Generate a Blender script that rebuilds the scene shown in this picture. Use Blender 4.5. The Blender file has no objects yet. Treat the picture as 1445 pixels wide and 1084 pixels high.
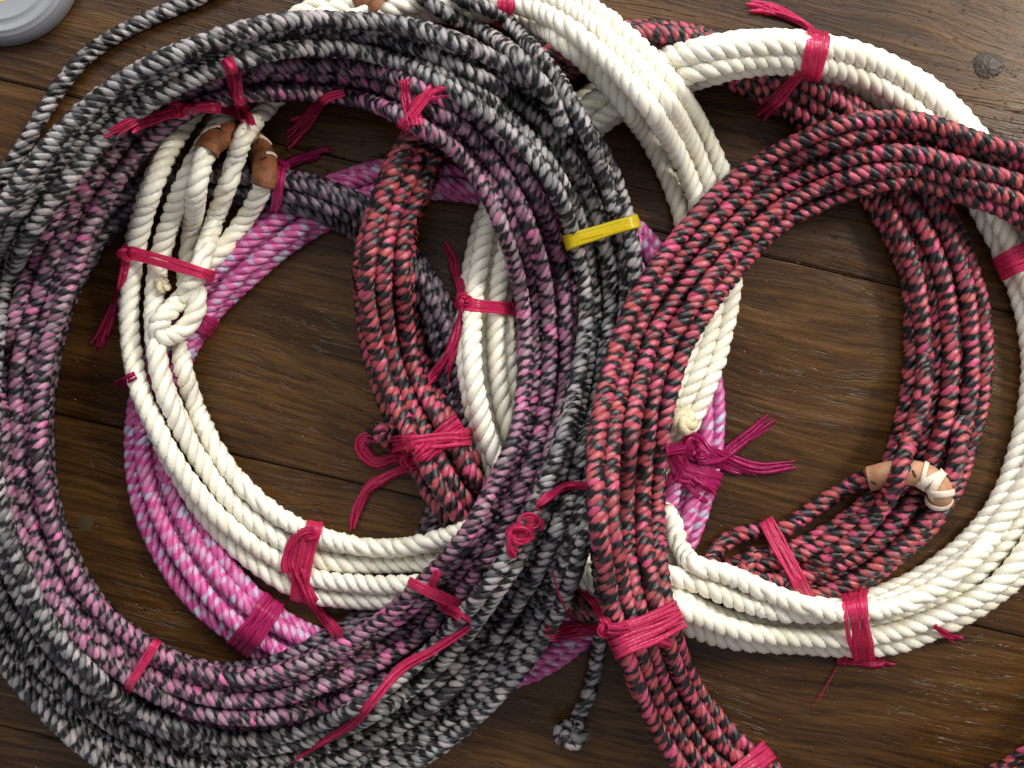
import bpy, math, random
import numpy as np
from mathutils import Vector, Matrix

random.seed(7); RNG = np.random.default_rng(11)
# ------------------------------------------------------------------ scale
S = 0.0004            # metres per layout unit (the table is laid out in units of 0.4 mm)
D = 1380.0            # camera height above the table in layout units
CX, CY = 722.5, 542.0

def W(p):
    """layout point(s) (x right, y towards the viewer, z up) -> metres, seen from the camera's height"""
    p = np.asarray(p, float)
    k = (D - p[..., 2]) / D
    return np.stack([(p[..., 0]-CX)*S*k, -(p[..., 1]-CY)*S*k, p[..., 2]*S], -1)

# ------------------------------------------------------------------ camera, world, lamps, exposure
scn = bpy.context.scene
col = scn.collection
cam_d = bpy.data.cameras.new('camera'); cam = bpy.data.objects.new('camera', cam_d); col.objects.link(cam)
cam.location = (0, 0, D*S); cam.rotation_euler = (0, 0, 0)
cam_d.sensor_width = 36.0; cam_d.lens = 36.0*D/1445.0
cam_d.clip_start = 0.01; cam_d.clip_end = 50
scn.camera = cam

wd = bpy.data.worlds.new('World'); scn.world = wd; wd.use_nodes = True
bg = wd.node_tree.nodes['Background']
bg.inputs[0].default_value = (0.98, 0.97, 1.0, 1); bg.inputs[1].default_value = 0.36

def area(name, loc, target, sx, sy, power, colr):
    l = bpy.data.lights.new(name, 'AREA'); l.shape = 'RECTANGLE'; l.size = sx; l.size_y = sy
    l.energy = power; l.color = colr
    o = bpy.data.objects.new(name, l); col.objects.link(o)
    o.location = loc
    d = Vector(target) - Vector(loc)
    o.rotation_euler = d.to_track_quat('-Z', 'Y').to_euler()
    return o
area('window_light', (0.15, 1.35, 1.05), (0.0, 0.0, 0), 2.2, 1.4, 38, (1.0, 0.98, 0.94))
area('ceiling_light', (1.20, 0.62, 1.15), (0.1, 0.0, 0), 0.28, 0.28, 16, (1.0, 0.92, 0.79))

vs = scn.view_settings
vs.view_transform = 'Standard'; vs.look = 'None'; vs.gamma = 1.0; vs.exposure = 0.15
vs.use_curve_mapping = False
scn.render.engine = 'CYCLES'

# ------------------------------------------------------------------ small node helpers
class NT:
    def __init__(self, name):
        self.m = bpy.data.materials.new(name); self.m.use_nodes = True
        self.t = self.m.node_tree; self.n = self.t.nodes
        self.b = self.n['Principled BSDF']
    def new(self, typ, **kw):
        nd = self.n.new(typ)
        for k, v in kw.items(): setattr(nd, k, v)
        return nd
    def put(self, sock, v):
        if isinstance(v, bpy.types.NodeSocket): self.t.links.new(v, sock)
        else: sock.default_value = v
    def math(self, op, a, b=0.0, c=0.0, clamp=False):
        nd = self.new('ShaderNodeMath', operation=op, use_clamp=clamp)
        self.put(nd.inputs[0], a); self.put(nd.inputs[1], b); self.put(nd.inputs[2], c)
        return nd.outputs[0]
    def attr(self, name):
        return self.new('ShaderNodeAttribute', attribute_name=name).outputs['Fac']
    def comb(self, x, y, z):
        nd = self.new('ShaderNodeCombineXYZ')
        for i, v in enumerate((x, y, z)): self.put(nd.inputs[i], v)
        return nd.outputs[0]
    def noise(self, vec, scale=1.0, detail=2.0, rough=0.5, dist=0.0):
        nd = self.new('ShaderNodeTexNoise')
        self.put(nd.inputs['Vector'], vec); nd.inputs['Scale'].default_value = scale
        nd.inputs['Detail'].default_value = detail; nd.inputs['Roughness'].default_value = rough
        nd.inputs['Distortion'].default_value = dist
        return nd.outputs['Fac']
    def ramp(self, fac, stops, interp='LINEAR'):
        nd = self.new('ShaderNodeValToRGB'); r = nd.color_ramp; r.interpolation = interp
        while len(r.elements) > len(stops): r.elements.remove(r.elements[-1])
        while len(r.elements) < len(stops): r.elements.new(1.0)
        for e, (p, c) in zip(r.elements, stops):
            e.position = p; e.color = (*c, 1) if len(c) == 3 else c
        self.put(nd.inputs[0], fac)
        return nd.outputs[0]
    def mix(self, fac, a, b, mode='MIX'):
        nd = self.new('ShaderNodeMix', data_type='RGBA', blend_type=mode)
        self.put(nd.inputs['Factor'], fac)
        for s, v in ((nd.inputs[6], a), (nd.inputs[7], b)):
            self.put(s, v if isinstance(v, bpy.types.NodeSocket) else (*v, 1))
        return nd.outputs[2]
    def maprange(self, v, a, b, c, d):
        nd = self.new('ShaderNodeMapRange'); self.put(nd.inputs[0], v)
        for i, q in enumerate((a, b, c, d)): nd.inputs[i+1].default_value = q
        return nd.outputs[0]
    def bump(self, h, strength, dist):
        nd = self.new('ShaderNodeBump'); nd.inputs['Strength'].default_value = strength
        nd.inputs['Distance'].default_value = dist; self.put(nd.inputs['Height'], h)
        self.t.links.new(nd.outputs[0], self.b.inputs['Normal'])
    def set(self, **kw):
        for k, v in kw.items(): self.put(self.b.inputs[k.replace('_', ' ')], v if isinstance(v, (bpy.types.NodeSocket, float, int)) else ((*v, 1) if len(v) == 3 else v))

# ------------------------------------------------------------------ materials
def hard(stops, soft=0.02):
    """constant colour bands with slightly soft edges"""
    out = []
    for i, (p, c) in enumerate(stops):
        if i: out.append((max(p-soft, 0), stops[i-1][1])); out.append((p+soft, c))
        else: out.append((0.0, c))
    return out

def yarn_rope(name, dark, cols, yarn_len, dark_amt=(0.22, 0.62), rough=0.32, spread=0.9):
    """rope laid from strands that are themselves twisted from dark and coloured yarns:
    along a strand a dark yarn and a coloured one surface in turn, never quite alike"""
    g = NT(name)
    su, th, sid = g.attr('su'), g.attr('th'), g.attr('sid')
    slow = g.noise(g.comb(g.math('MULTIPLY', su, 0.021), g.math('MULTIPLY', sid, 37.0), 0.0), 1.0, 2.0)
    edge = g.noise(g.comb(g.math('MULTIPLY', su, 0.16), g.math('MULTIPLY', th, 7.0), g.math('MULTIPLY', sid, 13.0)), 1.0, 2.0)
    v = g.math('ADD', g.math('SUBTRACT', g.math('DIVIDE', su, yarn_len), g.math('MULTIPLY', th, 0.75)), g.math('MULTIPLY', sid, 5.3))
    v = g.math('ADD', v, g.math('MULTIPLY', slow, spread))
    fib = g.noise(g.comb(g.math('MULTIPLY', su, 0.05), g.math('ADD', g.math('MULTIPLY', th, 26.0), g.math('MULTIPLY', su, 0.35)), g.math('MULTIPLY', sid, 19.0)), 1.0, 2.0, 0.6)
    v = g.math('ADD', v, g.math('ADD', g.math('MULTIPLY', edge, 0.28), g.math('MULTIPLY', fib, 0.30)))
    cell = g.math('FLOOR', v); fr = g.math('FRACT', v)
    def wn(k):
        nd = g.new('ShaderNodeTexWhiteNoise', noise_dimensions='2D')
        g.put(nd.inputs['Vector'], g.comb(cell, g.math('ADD', g.math('MULTIPLY', sid, 91.0), k), 0.0)); return nd.outputs['Value']
    c = g.ramp(wn(0.0), cols, 'CONSTANT')
    lim = g.math('ADD', dark_amt[0], g.math('MULTIPLY', wn(5.0), dark_amt[1]-dark_amt[0]))
    dm = g.math('MULTIPLY', g.math('SUBTRACT', fr, lim), 8.0, clamp=True)
    dm = g.math('MULTIPLY', dm, g.math('MULTIPLY', g.math('SUBTRACT', 1.0, fr), 8.0, clamp=True))
    c = g.mix(dm, g.ramp(wn(9.0), dark, 'CONSTANT'), c)
    c = g.mix(1.0, c, g.ramp(fib, [(0.25, (0.66,)*3), (0.75, (1.2,)*3)]), 'MULTIPLY')
    wear = g.noise(g.comb(g.math('MULTIPLY', su, 0.09), g.math('MULTIPLY', th, 3.0), g.math('MULTIPLY', sid, 23.0)), 1.0, 3.0, 0.6)
    c = g.mix(g.math('MULTIPLY', g.maprange(wear, 0.60, 0.8, 0, 0.35), g.math('ADD', 0.15, dm)), c, (0.34, 0.29, 0.29))
    g.set(Base_Color=c, Roughness=rough)
    g.b.inputs['Specular IOR Level'].default_value = 0.46
    g.bump(fib, 0.35, 0.0009)
    return g.m

BLK = (0.007, 0.007, 0.009); CHAR = (0.020, 0.020, 0.024)
DK = [(0.0, BLK), (0.5, CHAR), (0.8, (0.012, 0.012, 0.015))]
M = {}
M['grey'] = yarn_rope('grey_black_rope', DK, [(0, (.28, .27, .28)), (.34, (.42, .37, .38)), (.60, (.35, .335, .345)), (.78, (.18, .175, .185)), (.92, CHAR)], 22, (0.18, 0.54))
M['purple'] = yarn_rope('purple_pink_rope', DK, [(0, (.27, .125, .19)), (.30, (.30, .205, .25)), (.54, (.44, .17, .29)), (.76, (.58, .13, .31)), (.82, (.17, .08, .125)), (.94, CHAR)], 20, (0.14, 0.46))
M['mauve'] = yarn_rope('dark_mauve_rope', DK, [(0, (.15, .10, .135)), (.4, (.23, .145, .19)), (.62, (.08, .065, .08)), (.85, (.19, .17, .195))], 20, (0.2, 0.55))
M['red'] = yarn_rope('coral_black_rope', DK, [(0, (.40, .068, .085)), (.28, (.46, .078, .12)), (.50, (.54, .075, .17)), (.62, (.28, .06, .075)), (.84, (.44, .09, .085)), (.94, (.14, .03, .04))], 22, (0.22, 0.56))
M['magenta'] = yarn_rope('magenta_lilac_rope', [(0, (.56, .08, .30)), (.4, (.46, .06, .25)), (.7, (.62, .12, .35))],
                      [(0, (.62, .22, .45)), (.35, (.54, .40, .58)), (.55, (.60, .30, .49)), (.75, (.50, .47, .64)), (.88, (.66, .17, .41))], 20, (0.25, 0.6), rough=0.35)

def white_rope():
    g = NT('white_nylon_rope')
    su, th, sid = g.attr('su'), g.attr('th'), g.attr('sid')
    big = g.noise(g.comb(g.math('MULTIPLY', su, 0.012), th, g.math('MULTIPLY', sid, 17.0)), 1.0, 3.0)
    c = g.ramp(big, [(0.3, (0.83, 0.78, 0.62)), (0.55, (0.88, 0.855, 0.74)), (0.75, (0.90, 0.88, 0.80))])
    fib = g.noise(g.comb(g.math('MULTIPLY', su, 0.03), g.math('ADD', g.math('MULTIPLY', th, 22.0), g.math('MULTIPLY', su, 0.3)), g.math('MULTIPLY', sid, 19.0)), 1.0, 2.0, 0.6)
    sp = g.noise(g.comb(g.math('MULTIPLY', su, 0.22), g.math('MULTIPLY', th, 7.0), g.math('MULTIPLY', sid, 31.0)), 1.0, 2.0, 0.5)
    patch = g.noise(g.comb(g.math('MULTIPLY', su, 0.016), g.math('MULTIPLY', sid, 9.0), 7.0), 1.0, 1.0)
    spm = g.math('MULTIPLY', g.maprange(sp, 0.70, 0.76, 0, 0.75), g.maprange(patch, 0.5, 0.62, 0, 1), clamp=True)
    c = g.mix(spm, c, (0.16, 0.14, 0.12))
    g.set(Base_Color=c, Roughness=0.38)
    g.b.inputs['Subsurface Weight'].default_value = 0.35
    g.b.inputs['Subsurface Radius'].default_value = (1.0, 0.85, 0.6)
    g.b.inputs['Subsurface Scale'].default_value = 0.003
    g.bump(fib, 0.10, 0.0006)
    return g.m
M['white'] = white_rope()

def tape(name, colr, dark):
    g = NT(name)
    tc = g.new('ShaderNodeTexCoord').outputs['Object']
    n = g.noise(tc, 420.0, 3.0, 0.6)
    rnd = g.attr('sid')
    c = g.mix(g.math('MULTIPLY', rnd, 0.7), g.mix(g.maprange(n, .35, .65, 0, 1), colr, dark), dark)
    g.set(Base_Color=c, Roughness=0.17)
    g.b.inputs['Transmission Weight'].default_value = 0.15
    g.b.inputs['Subsurface Weight'].default_value = 0.2
    g.b.inputs['Subsurface Radius'].default_value = (1.0, 0.2, 0.4)
    g.b.inputs['Subsurface Scale'].default_value = 0.002
    g.bump(n, 0.5, 0.0006)
    tr = g.new('ShaderNodeBsdfTranslucent'); g.put(tr.inputs['Color'], c)
    mx = g.new('ShaderNodeMixShader'); mx.inputs[0].default_value = 0.46
    g.t.links.new(g.b.outputs[0], mx.inputs[1]); g.t.links.new(tr.outputs[0], mx.inputs[2]); tp = g.new('ShaderNodeBsdfTransparent'); g.put(tp.inputs['Color'], g.mix(0.45, c, (1.0, 0.75, 0.82)))
    m2 = g.new('ShaderNodeMixShader'); m2.inputs[0].default_value = 0.20
    g.t.links.new(mx.outputs[0], m2.inputs[1]); g.t.links.new(tp.outputs[0], m2.inputs[2]); g.t.links.new(m2.outputs[0], g.n['Material Output'].inputs['Surface'])
    return g.m
M['pink_tape'] = tape('pink_plastic_tape', (0.95, 0.095, 0.29), (0.78, 0.04, 0.18))
M['magenta_tape'] = tape('magenta_plastic_tape', (0.84, 0.06, 0.31), (0.60, 0.03, 0.20))
M['yellow_tape'] = tape('yellow_plastic_tape', (1.0, 0.84, 0.03), (0.92, 0.74, 0.02))

def leather(name, c1, c2):
    g = NT(name); tc = g.new('ShaderNodeTexCoord').outputs['Object']
    n = g.noise(tc, 160.0, 5.0, 0.65); f = g.noise(tc, 900.0, 3.0, 0.6)
    g.set(Base_Color=g.mix(g.maprange(n, 0.32, 0.68, 0, 1), c1, c2), Roughness=g.maprange(f, 0.3, 0.7, 0.4, 0.75))
    g.bump(g.math('ADD', n, g.math('MULTIPLY', f, 0.5)), 0.6, 0.0012); return g.m
M['leather'] = leather('tan_leather', (0.085, 0.026, 0.009), (0.29, 0.105, 0.036))
M['pale_leather'] = leather('pale_leather', (0.40, 0.19, 0.10), (0.52, 0.29, 0.17))
M['lace_or_slit'] = leather('rawhide_lace', (0.62, 0.52, 0.40), (0.74, 0.68, 0.58))
M['knot_end'] = leather('yellowed_rope_end', (0.62, 0.52, 0.30), (0.76, 0.70, 0.52))

def wood():
    g = NT('stained_plank_wood')
    tc = g.new('ShaderNodeTexCoord').outputs['Object']
    oi = g.new('ShaderNodeObjectInfo').outputs['Random']
    off = g.comb(g.math('MULTIPLY', oi, 3.1), g.math('MULTIPLY', oi, 1.7), 0.0)
    va = g.new('ShaderNodeVectorMath', operation='ADD'); g.put(va.inputs[0], tc); g.put(va.inputs[1], off); p = va.outputs[0]
    def sc(x, y):
        m = g.new('ShaderNodeMapping'); g.put(m.inputs[0], p); m.inputs['Scale'].default_value = (x, y, 1.0); return m.outputs[0]
    warp = g.noise(sc(5, 14), 1.0, 2.0)
    def warped(x, y, k):
        vm = g.new('ShaderNodeVectorMath', operation='ADD'); g.put(vm.inputs[0], sc(x, y))
        g.put(vm.inputs[1], g.comb(0.0, g.math('MULTIPLY', warp, k), 0.0)); return vm.outputs[0]
    broad = g.noise(warped(5, 42, 3.5), 1.0, 4.0, 0.6)
    grain = g.noise(warped(14, 330, 9.0), 1.0, 4.0, 0.65)
    fine = g.noise(sc(60, 1500), 1.0, 3.0, 0.6)
    patch = g.noise(sc(7, 12), 1.0, 3.0, 0.55)
    v = g.math('ADD', g.math('MULTIPLY', broad, 0.34), g.math('ADD', g.math('MULTIPLY', grain, 0.38), g.math('ADD', g.math('MULTIPLY', fine, 0.22), g.math('MULTIPLY', patch, 0.24))))
    v = g.math('ADD', v, g.math('MULTIPLY', g.math('SUBTRACT', oi, 0.5), 0.06))
    c = g.ramp(v, [(0.43, (0.0085, 0.0036, 0.0014)), (0.53, (0.025, 0.0108, 0.0035)), (0.61, (0.056, 0.0248, 0.0070)), (0.70, (0.104, 0.049, 0.0135)), (0.82, (0.165, 0.085, 0.026))])
    pores = g.noise(sc(220, 1100), 1.0, 2.0, 0.5)
    pit = g.maprange(pores, 0.66, 0.74, 0, 1)
    c = g.mix(g.math('MULTIPLY', pit, 0.75), c, (0.006, 0.0035, 0.002))
    scr = g.maprange(g.noise(warped(38, 900, 4.0), 1.0, 3.0, 0.7), 0.64, 0.74, 0, 0.6)
    c = g.mix(scr, c, (0.12, 0.066, 0.024))
    crk = g.math('ABSOLUTE', g.math('SUBTRACT', g.noise(warped(9, 150, 6.0), 1.0, 3.0, 0.55), 0.5))
    crk = g.math('MULTIPLY', g.maprange(crk, 0.0, 0.012, 1, 0), g.maprange(patch, 0.48, 0.6, 0, 1))
    c = g.mix(g.math('MULTIPLY', crk, 0.8), c, (0.004, 0.0025, 0.0015))
    pk = g.noise(sc(170, 240), 1.0, 2.0, 0.5); pkm = g.maprange(pk, 0.68, 0.75, 0, 1)
    rgh = g.math('ADD', g.math('MULTIPLY', broad, 0.16), g.math('ADD', 0.14, g.math('MULTIPLY', grain, 0.08)))
    g.set(Base_Color=c, Roughness=rgh)
    g.b.inputs['Specular IOR Level'].default_value = 0.27
    h = g.math('ADD', g.math('MULTIPLY', broad, 0.8), g.math('MULTIPLY', grain, 0.35))
    h = g.math('SUBTRACT', g.math('ADD', h, g.math('MULTIPLY', fine, 0.10)), g.math('ADD', g.math('MULTIPLY', pit, 0.25), g.math('ADD', g.math('MULTIPLY', pkm, 0.8), g.math('MULTIPLY', crk, 0.5))))
    g.bump(h, 0.55, 0.0016)
    return g.m
M['wood'] = wood()

def simple(name, c1, c2, rough, scale=120.0, bump=0.1, **kw):
    g = NT(name); tc = g.new('ShaderNodeTexCoord').outputs['Object']
    n = g.noise(tc, scale, 4.0, 0.6); g.set(Base_Color=g.mix(n, c1, c2), Roughness=rough)
    g.bump(n, bump, 0.0006)
    for k, v in kw.items(): g.b.inputs[k.replace('_', ' ')].default_value = v
    return g.m
M['under'] = simple('dark_joint', (0.006, 0.004, 0.003), (0.012, 0.008, 0.005), 0.8)
M['plug'] = simple('wood_plug', (0.05, 0.032, 0.018), (0.085, 0.055, 0.030), 0.4)
M['tubgrey'] = simple('grey_plastic', (0.235, 0.245, 0.275), (0.265, 0.275, 0.305), 0.42, 60.0, 0.05)
M['tubyellow'] = simple('yellow_print', (0.62, 0.50, 0.03), (0.70, 0.58, 0.05), 0.45)
def knotwood():
    g = NT('wood_knot'); tc = g.new('ShaderNodeTexCoord').outputs['Object']
    ln = g.new('ShaderNodeVectorMath', operation='LENGTH'); g.put(ln.inputs[0], tc)
    r = g.math('DIVIDE', ln.outputs['Value'], 26*S)
    n = g.noise(tc, 260.0, 4.0, 0.6)
    rr = g.math('ADD', r, g.math('MULTIPLY', g.math('SUBTRACT', n, 0.5), 0.5))
    g.set(Base_Color=g.ramp(rr, [(0.0, (0.010, 0.006, 0.006)), (0.2, (0.026, 0.015, 0.012)), (0.6, (0.034, 0.019, 0.014)), (0.8, (0.010, 0.005, 0.003)), (1.0, (0.045, 0.021, 0.007))]), Roughness=0.30)
    g.b.inputs['Specular IOR Level'].default_value = 0.25
    g.bump(n, 0.6, 0.0012); return g.m
M['knotwood'] = knotwood()

# ------------------------------------------------------------------ object helpers
def mesh_obj(name, verts, faces, mat, parent=None, smooth=True, attrs=None):
    me = bpy.data.meshes.new(name)
    verts = np.asarray(verts, np.float32); 
    if isinstance(faces, np.ndarray):
        n, k = faces.shape
        me.vertices.add(len(verts)); me.vertices.foreach_set('co', verts.ravel())
        me.loops.add(n*k); me.loops.foreach_set('vertex_index', faces.astype(np.int32).ravel())
        me.polygons.add(n)
        me.polygons.foreach_set('loop_start', np.arange(0, n*k, k, dtype=np.int32))
        me.polygons.foreach_set('loop_total', np.full(n, k, np.int32))
        me.update(calc_edges=True); me.validate()
    else:
        me.from_pydata(verts.tolist(), [], faces); me.update()
    me.polygons.foreach_set('use_smooth', np.full(len(me.polygons), smooth))
    for an, av in (attrs or {}).items():
        a = me.attributes.new(an, 'FLOAT', 'POINT'); a.data.foreach_set('value', np.asarray(av, np.float32))
    me.materials.append(mat)
    o = bpy.data.objects.new(name, me); col.objects.link(o)
    if parent is not None: o.parent = parent
    return o

def thing(name, label, cat, group=None, loc=(0, 0, 0)):
    o = bpy.data.objects.new(name, None); col.objects.link(o); o.location = loc
    o.empty_display_size = 0.02
    o['label'] = label; o['category'] = cat
    if group: o['group'] = group
    return o

# ------------------------------------------------------------------ curves
def catmull(P, closed, step):
    """centripetal-ish Catmull-Rom through P (n,k); resampled by xy(z) arc length"""
    P = np.asarray(P, float); n = len(P)
    segs = n if closed else n-1; out = []
    for i in range(segs):
        if closed: a, b, c, d = P[(i-1) % n], P[i], P[(i+1) % n], P[(i+2) % n]
        else:
            b, c = P[i], P[i+1]
            a = P[i-1] if i else 2*b-c; d = P[i+2] if i+2 < n else 2*c-b
        t = np.linspace(0, 1, 24, endpoint=False)[:, None]
        out.append(0.5*((2*b)+(-a+c)*t+(2*a-5*b+4*c-d)*t*t+(-a+3*b-3*c+d)*t**3))
    out = np.concatenate(out+[P[:1] if closed else P[-1:]])
    k = min(out.shape[1], 3) if out.shape[1] != 3 else 3
    dl = np.linalg.norm(np.diff(out[:, :2], axis=0), axis=1) if out.shape[1] != 3 else np.linalg.norm(np.diff(out[:, :3], axis=0), axis=1)
    s = np.concatenate([[0], np.cumsum(dl)])
    m = max(int(round(s[-1]/step)), 3)
    q = np.linspace(0, s[-1], m+1)
    return np.stack([np.interp(q, s, out[:, j]) for j in range(out.shape[1])], 1)

def smooth_closed(z, it, floor, closed):
    for _ in range(it):
        if closed: a, b = np.roll(z, 1), np.roll(z, -1)
        else: a = np.concatenate([z[:1], z[:-1]]); b = np.concatenate([z[1:], z[-1:]])
        z = np.maximum(floor, 0.5*(a+b)*0.5+0.5*z)
    return z

# every placed rope sample: x, y, z, r, coil id
PL = np.zeros((0, 5))
def drop(xy, r, cid, closed, k_same=0.90, k_other=0.74, smooth=26, lift=0.0, sink=1.0):
    """lay a rope of radius r on whatever lies below it"""
    h = np.full(len(xy), r*0.97)
    if len(PL):
        for i0 in range(0, len(xy), 128):
            seg = xy[i0:i0+128]
            lo, hi = seg.min(0)-45, seg.max(0)+45
            Q = PL[(PL[:, 0] > lo[0]) & (PL[:, 0] < hi[0]) & (PL[:, 1] > lo[1]) & (PL[:, 1] < hi[1])]
            if not len(Q): continue
            d2 = (seg[:, None, 0]-Q[None, :, 0])**2+(seg[:, None, 1]-Q[None, :, 1])**2
            c = (r+Q[:, 3])*np.where(Q[:, 4] == cid, k_same, k_other)
            up = np.where(d2 < c[None]**2, Q[None, :, 2]+np.sqrt(np.maximum(c[None]**2-d2, 0)), 0)
            h[i0:i0+128] = np.maximum(h[i0:i0+128], up.max(1))
    h += lift
    return smooth_closed(h.copy(), smooth, h*sink, closed)

def rope_mesh(name, path, R, ns, pitch, mat, parent, closed=False, step=4.6, sides=8, caps=True):
    """path: (n,3) layout units. Lay ns strands in a right-hand helix round it (Z-laid)."""
    global PL
    p = catmull_dense(path, step, closed)
    n = len(p)
    w = W(p)                                          # metres
    d = np.linalg.norm(np.diff(p, axis=0), axis=1); s = np.concatenate([[0], np.cumsum(d)])
    if closed: pitch = s[-1]/max(round(s[-1]/pitch), 1)
    T = np.gradient(w, axis=0)
    if closed:
        T[0] = T[-1] = (w[1]-w[-2])
    T /= np.linalg.norm(T, axis=1)[:, None]+1e-12
    up = np.array([0, 0, 1.0])
    N = np.cross(up, T); nl = np.linalg.norm(N, axis=1)[:, None]
    N = np.where(nl > 0.05, N/(nl+1e-12), np.array([1.0, 0, 0]))
    B = np.cross(T, N)
    sn = math.sin(math.pi/ns) if ns > 1 else 1.0; rs = R*sn/(1+sn)*(1.20 if ns == 3 else 1.09) if ns > 1 else R; rh = R-rs
    V = []; F = []; SU = []; TH = []; SI = []; base = 0
    th = np.linspace(-math.pi, math.pi, sides, endpoint=False)
    jit = RNG.random()*6.28; a3 = RNG.random(3)*6.28
    phm = 0.7*np.sin(2*math.pi*3*s/s[-1]+a3[0])+0.4*np.sin(2*math.pi*8*s/s[-1]+a3[1])+0.22*np.sin(2*math.pi*19*s/s[-1]+a3[2])
    for k in range(ns):
        sid = RNG.random()
        L_ = s[-1]; ph = 2*math.pi*(s/pitch+k/ns)+jit+phm+0.10*np.sin(2*math.pi*(7+k)*s/L_+sid*9)
        wob = 1+0.05*np.sin(s*0.045+sid*20)
        e1 = np.cos(ph)[:, None]*N+np.sin(ph)[:, None]*B
        c = w+(rh*S*wob)[:, None]*e1
        Tk = np.gradient(c, axis=0)
        if closed: Tk[0] = Tk[-1] = c[1]-c[-2]
        Tk /= np.linalg.norm(Tk, axis=1)[:, None]+1e-12
        e1k = e1-(e1*Tk).sum(1)[:, None]*Tk; e1k /= np.linalg.norm(e1k, axis=1)[:, None]+1e-12
        e2 = np.cross(Tk, e1k)
        rr = (rs*S*(1+0.04*np.sin(s*0.11+sid*31)))[:, None, None]
        ring = c[:, None, :]+rr*(np.cos(th)[None, :, None]*e1k[:, None, :]+np.sin(th)[None, :, None]*e2[:, None, :])
        V.append(ring.reshape(-1, 3))
        i = np.arange(n-1)[:, None]*sides; j = np.arange(sides)[None, :]; j2 = (j+1) % sides
        F.append((np.stack([i+j, i+j2, i+sides+j2, i+sides+j], -1).reshape(-1, 4))+base)
        SU.append(np.repeat(s, sides)); TH.append(np.tile(th/(2*math.pi), n)); SI.append(np.full(n*sides, sid))
        base += n*sides
        if caps and not closed:
            for e, sg in ((0, -1), (n-1, 1)):
                V.append((c[e]+sg*Tk[e]*rs*S*0.45)[None]); SU.append([s[e]]); TH.append([0.0]); SI.append([sid])
                st = base-n*sides+e*sides if e == 0 else None
                off = base-(n*sides)-(0 if e == 0 else 1)+e*sides
                jj = np.arange(sides); tri = np.stack([off+jj, off+(jj+1) % sides, np.full(sides, base), np.full(sides, base)], -1)
                F.append(tri); base += 1
    V = np.concatenate(V); F = np.concatenate(F)
    # degenerate quads of the caps become triangles
    tri = F[:, 2] == F[:, 3]
    faces = F[~tri]
    o = mesh_obj(name, V, faces, mat, parent, True, {'su': np.concatenate(SU), 'th': np.concatenate(TH), 'sid': np.concatenate(SI)})
    if tri.any():
        import bmesh
        bm = bmesh.new(); bm.from_mesh(o.data); bm.verts.ensure_lookup_table()
        for f in F[tri]:
            try:
                q = bm.faces.new([bm.verts[int(f[0])], bm.verts[int(f[1])], bm.verts[int(f[2])]]); q.smooth = True
            except ValueError: pass
        bm.to_mesh(o.data); bm.free()
    return o

def catmull_dense(path, step, closed):
    d = np.linalg.norm(np.diff(path, axis=0), axis=1); s = np.concatenate([[0], np.cumsum(d)])
    m = max(int(round(s[-1]/step)), 4); q = np.linspace(0, s[-1], m+1)
    p = np.stack([np.interp(q, s, path[:, j]) for j in range(3)], 1)
    for _ in range(2):                                 # round off the resampling
        if closed:
            core = p[:-1]; core = 0.25*np.roll(core, 1, 0)+0.5*core+0.25*np.roll(core, -1, 0); p = np.concatenate([core, core[:1]])
        else: p[1:-1] = 0.25*p[:-2]+0.5*p[1:-1]+0.25*p[2:]
    return p

COILS = {}
class Coil:
    def __init__(self, key, label, mat, R, ns, pitch, group='coils of lariat rope'):
        self.key = key; self.R = R; self.ns = ns; self.pitch = pitch; self.mat = M[mat]
        self.root = thing('rope_coil', label, 'rope coil', group)
        self.cid = len(COILS); self.turns = []; COILS[key] = self
        self.tie_n = 0
    def add(self, xy, closed, name='rope_turn', k_same=0.90, k_other=0.74, smooth=26, lift=0.0, z=None, R=None):
        global PL
        R = R or self.R
        if z is None: z = drop(xy, R, self.cid, closed, k_same, k_other, smooth, lift)
        path = np.column_stack([xy, z])
        if closed: path[-1] = path[0]
        o = rope_mesh(name, path, R, self.ns, self.pitch*R/self.R, self.mat, self.root, closed)
        PL = np.concatenate([PL, np.column_stack([path, np.full(len(path), R), np.full(len(path), self.cid)])])
        self.turns.append(path)
        return path
    def bundle(self, stations, fracs, closed=True, wob=0.16, seed=0, **kw):
        """stations: (x, y, width). fracs: lateral place of every turn, -1 left of travel .. 1 right; or list per station"""
        c = catmull(np.array(stations, float), closed, 8.0)
        T = np.gradient(c[:, :2], axis=0)
        if closed: T[0] = T[-1] = c[1, :2]-c[-2, :2]
        T /= np.linalg.norm(T, axis=1)[:, None]
        Nn = np.column_stack([T[:, 1], -T[:, 0]])      # outward for clockwise travel on the page
        t = np.linspace(0, 2*math.pi, len(c))
        rg = np.random.default_rng(100+self.cid*7+seed)
        for k, f in enumerate(fracs):
            if isinstance(f, (list, tuple)):
                nf = len(f); u = np.linspace(0, nf if closed else nf-1, len(c))
                f0 = np.interp(u, np.arange(nf+1), list(f)+[f[0]])
                for _ in range(14): f0[1:-1] = .25*f0[:-2]+.5*f0[1:-1]+.25*f0[2:]
            else: f0 = np.full(len(c), float(f))
            a = rg.random(4)*6.28
            f1 = f0+wob*(np.sin(2*t+a[0])+0.7*np.sin(3*t+a[1])+0.5*np.sin(5*t+a[2]))*0.7
            f1 = f1+wob*0.35*(np.sin(9*t+a[3])+0.6*np.sin(14*t+a[1]))
            f1 = np.clip(f1, -1.04, 1.04)
            off = f1*np.maximum(c[:, 2]/2-self.R*0.96, 2)
            self.add(c[:, :2]+Nn*off[:, None], closed, **kw)

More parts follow.
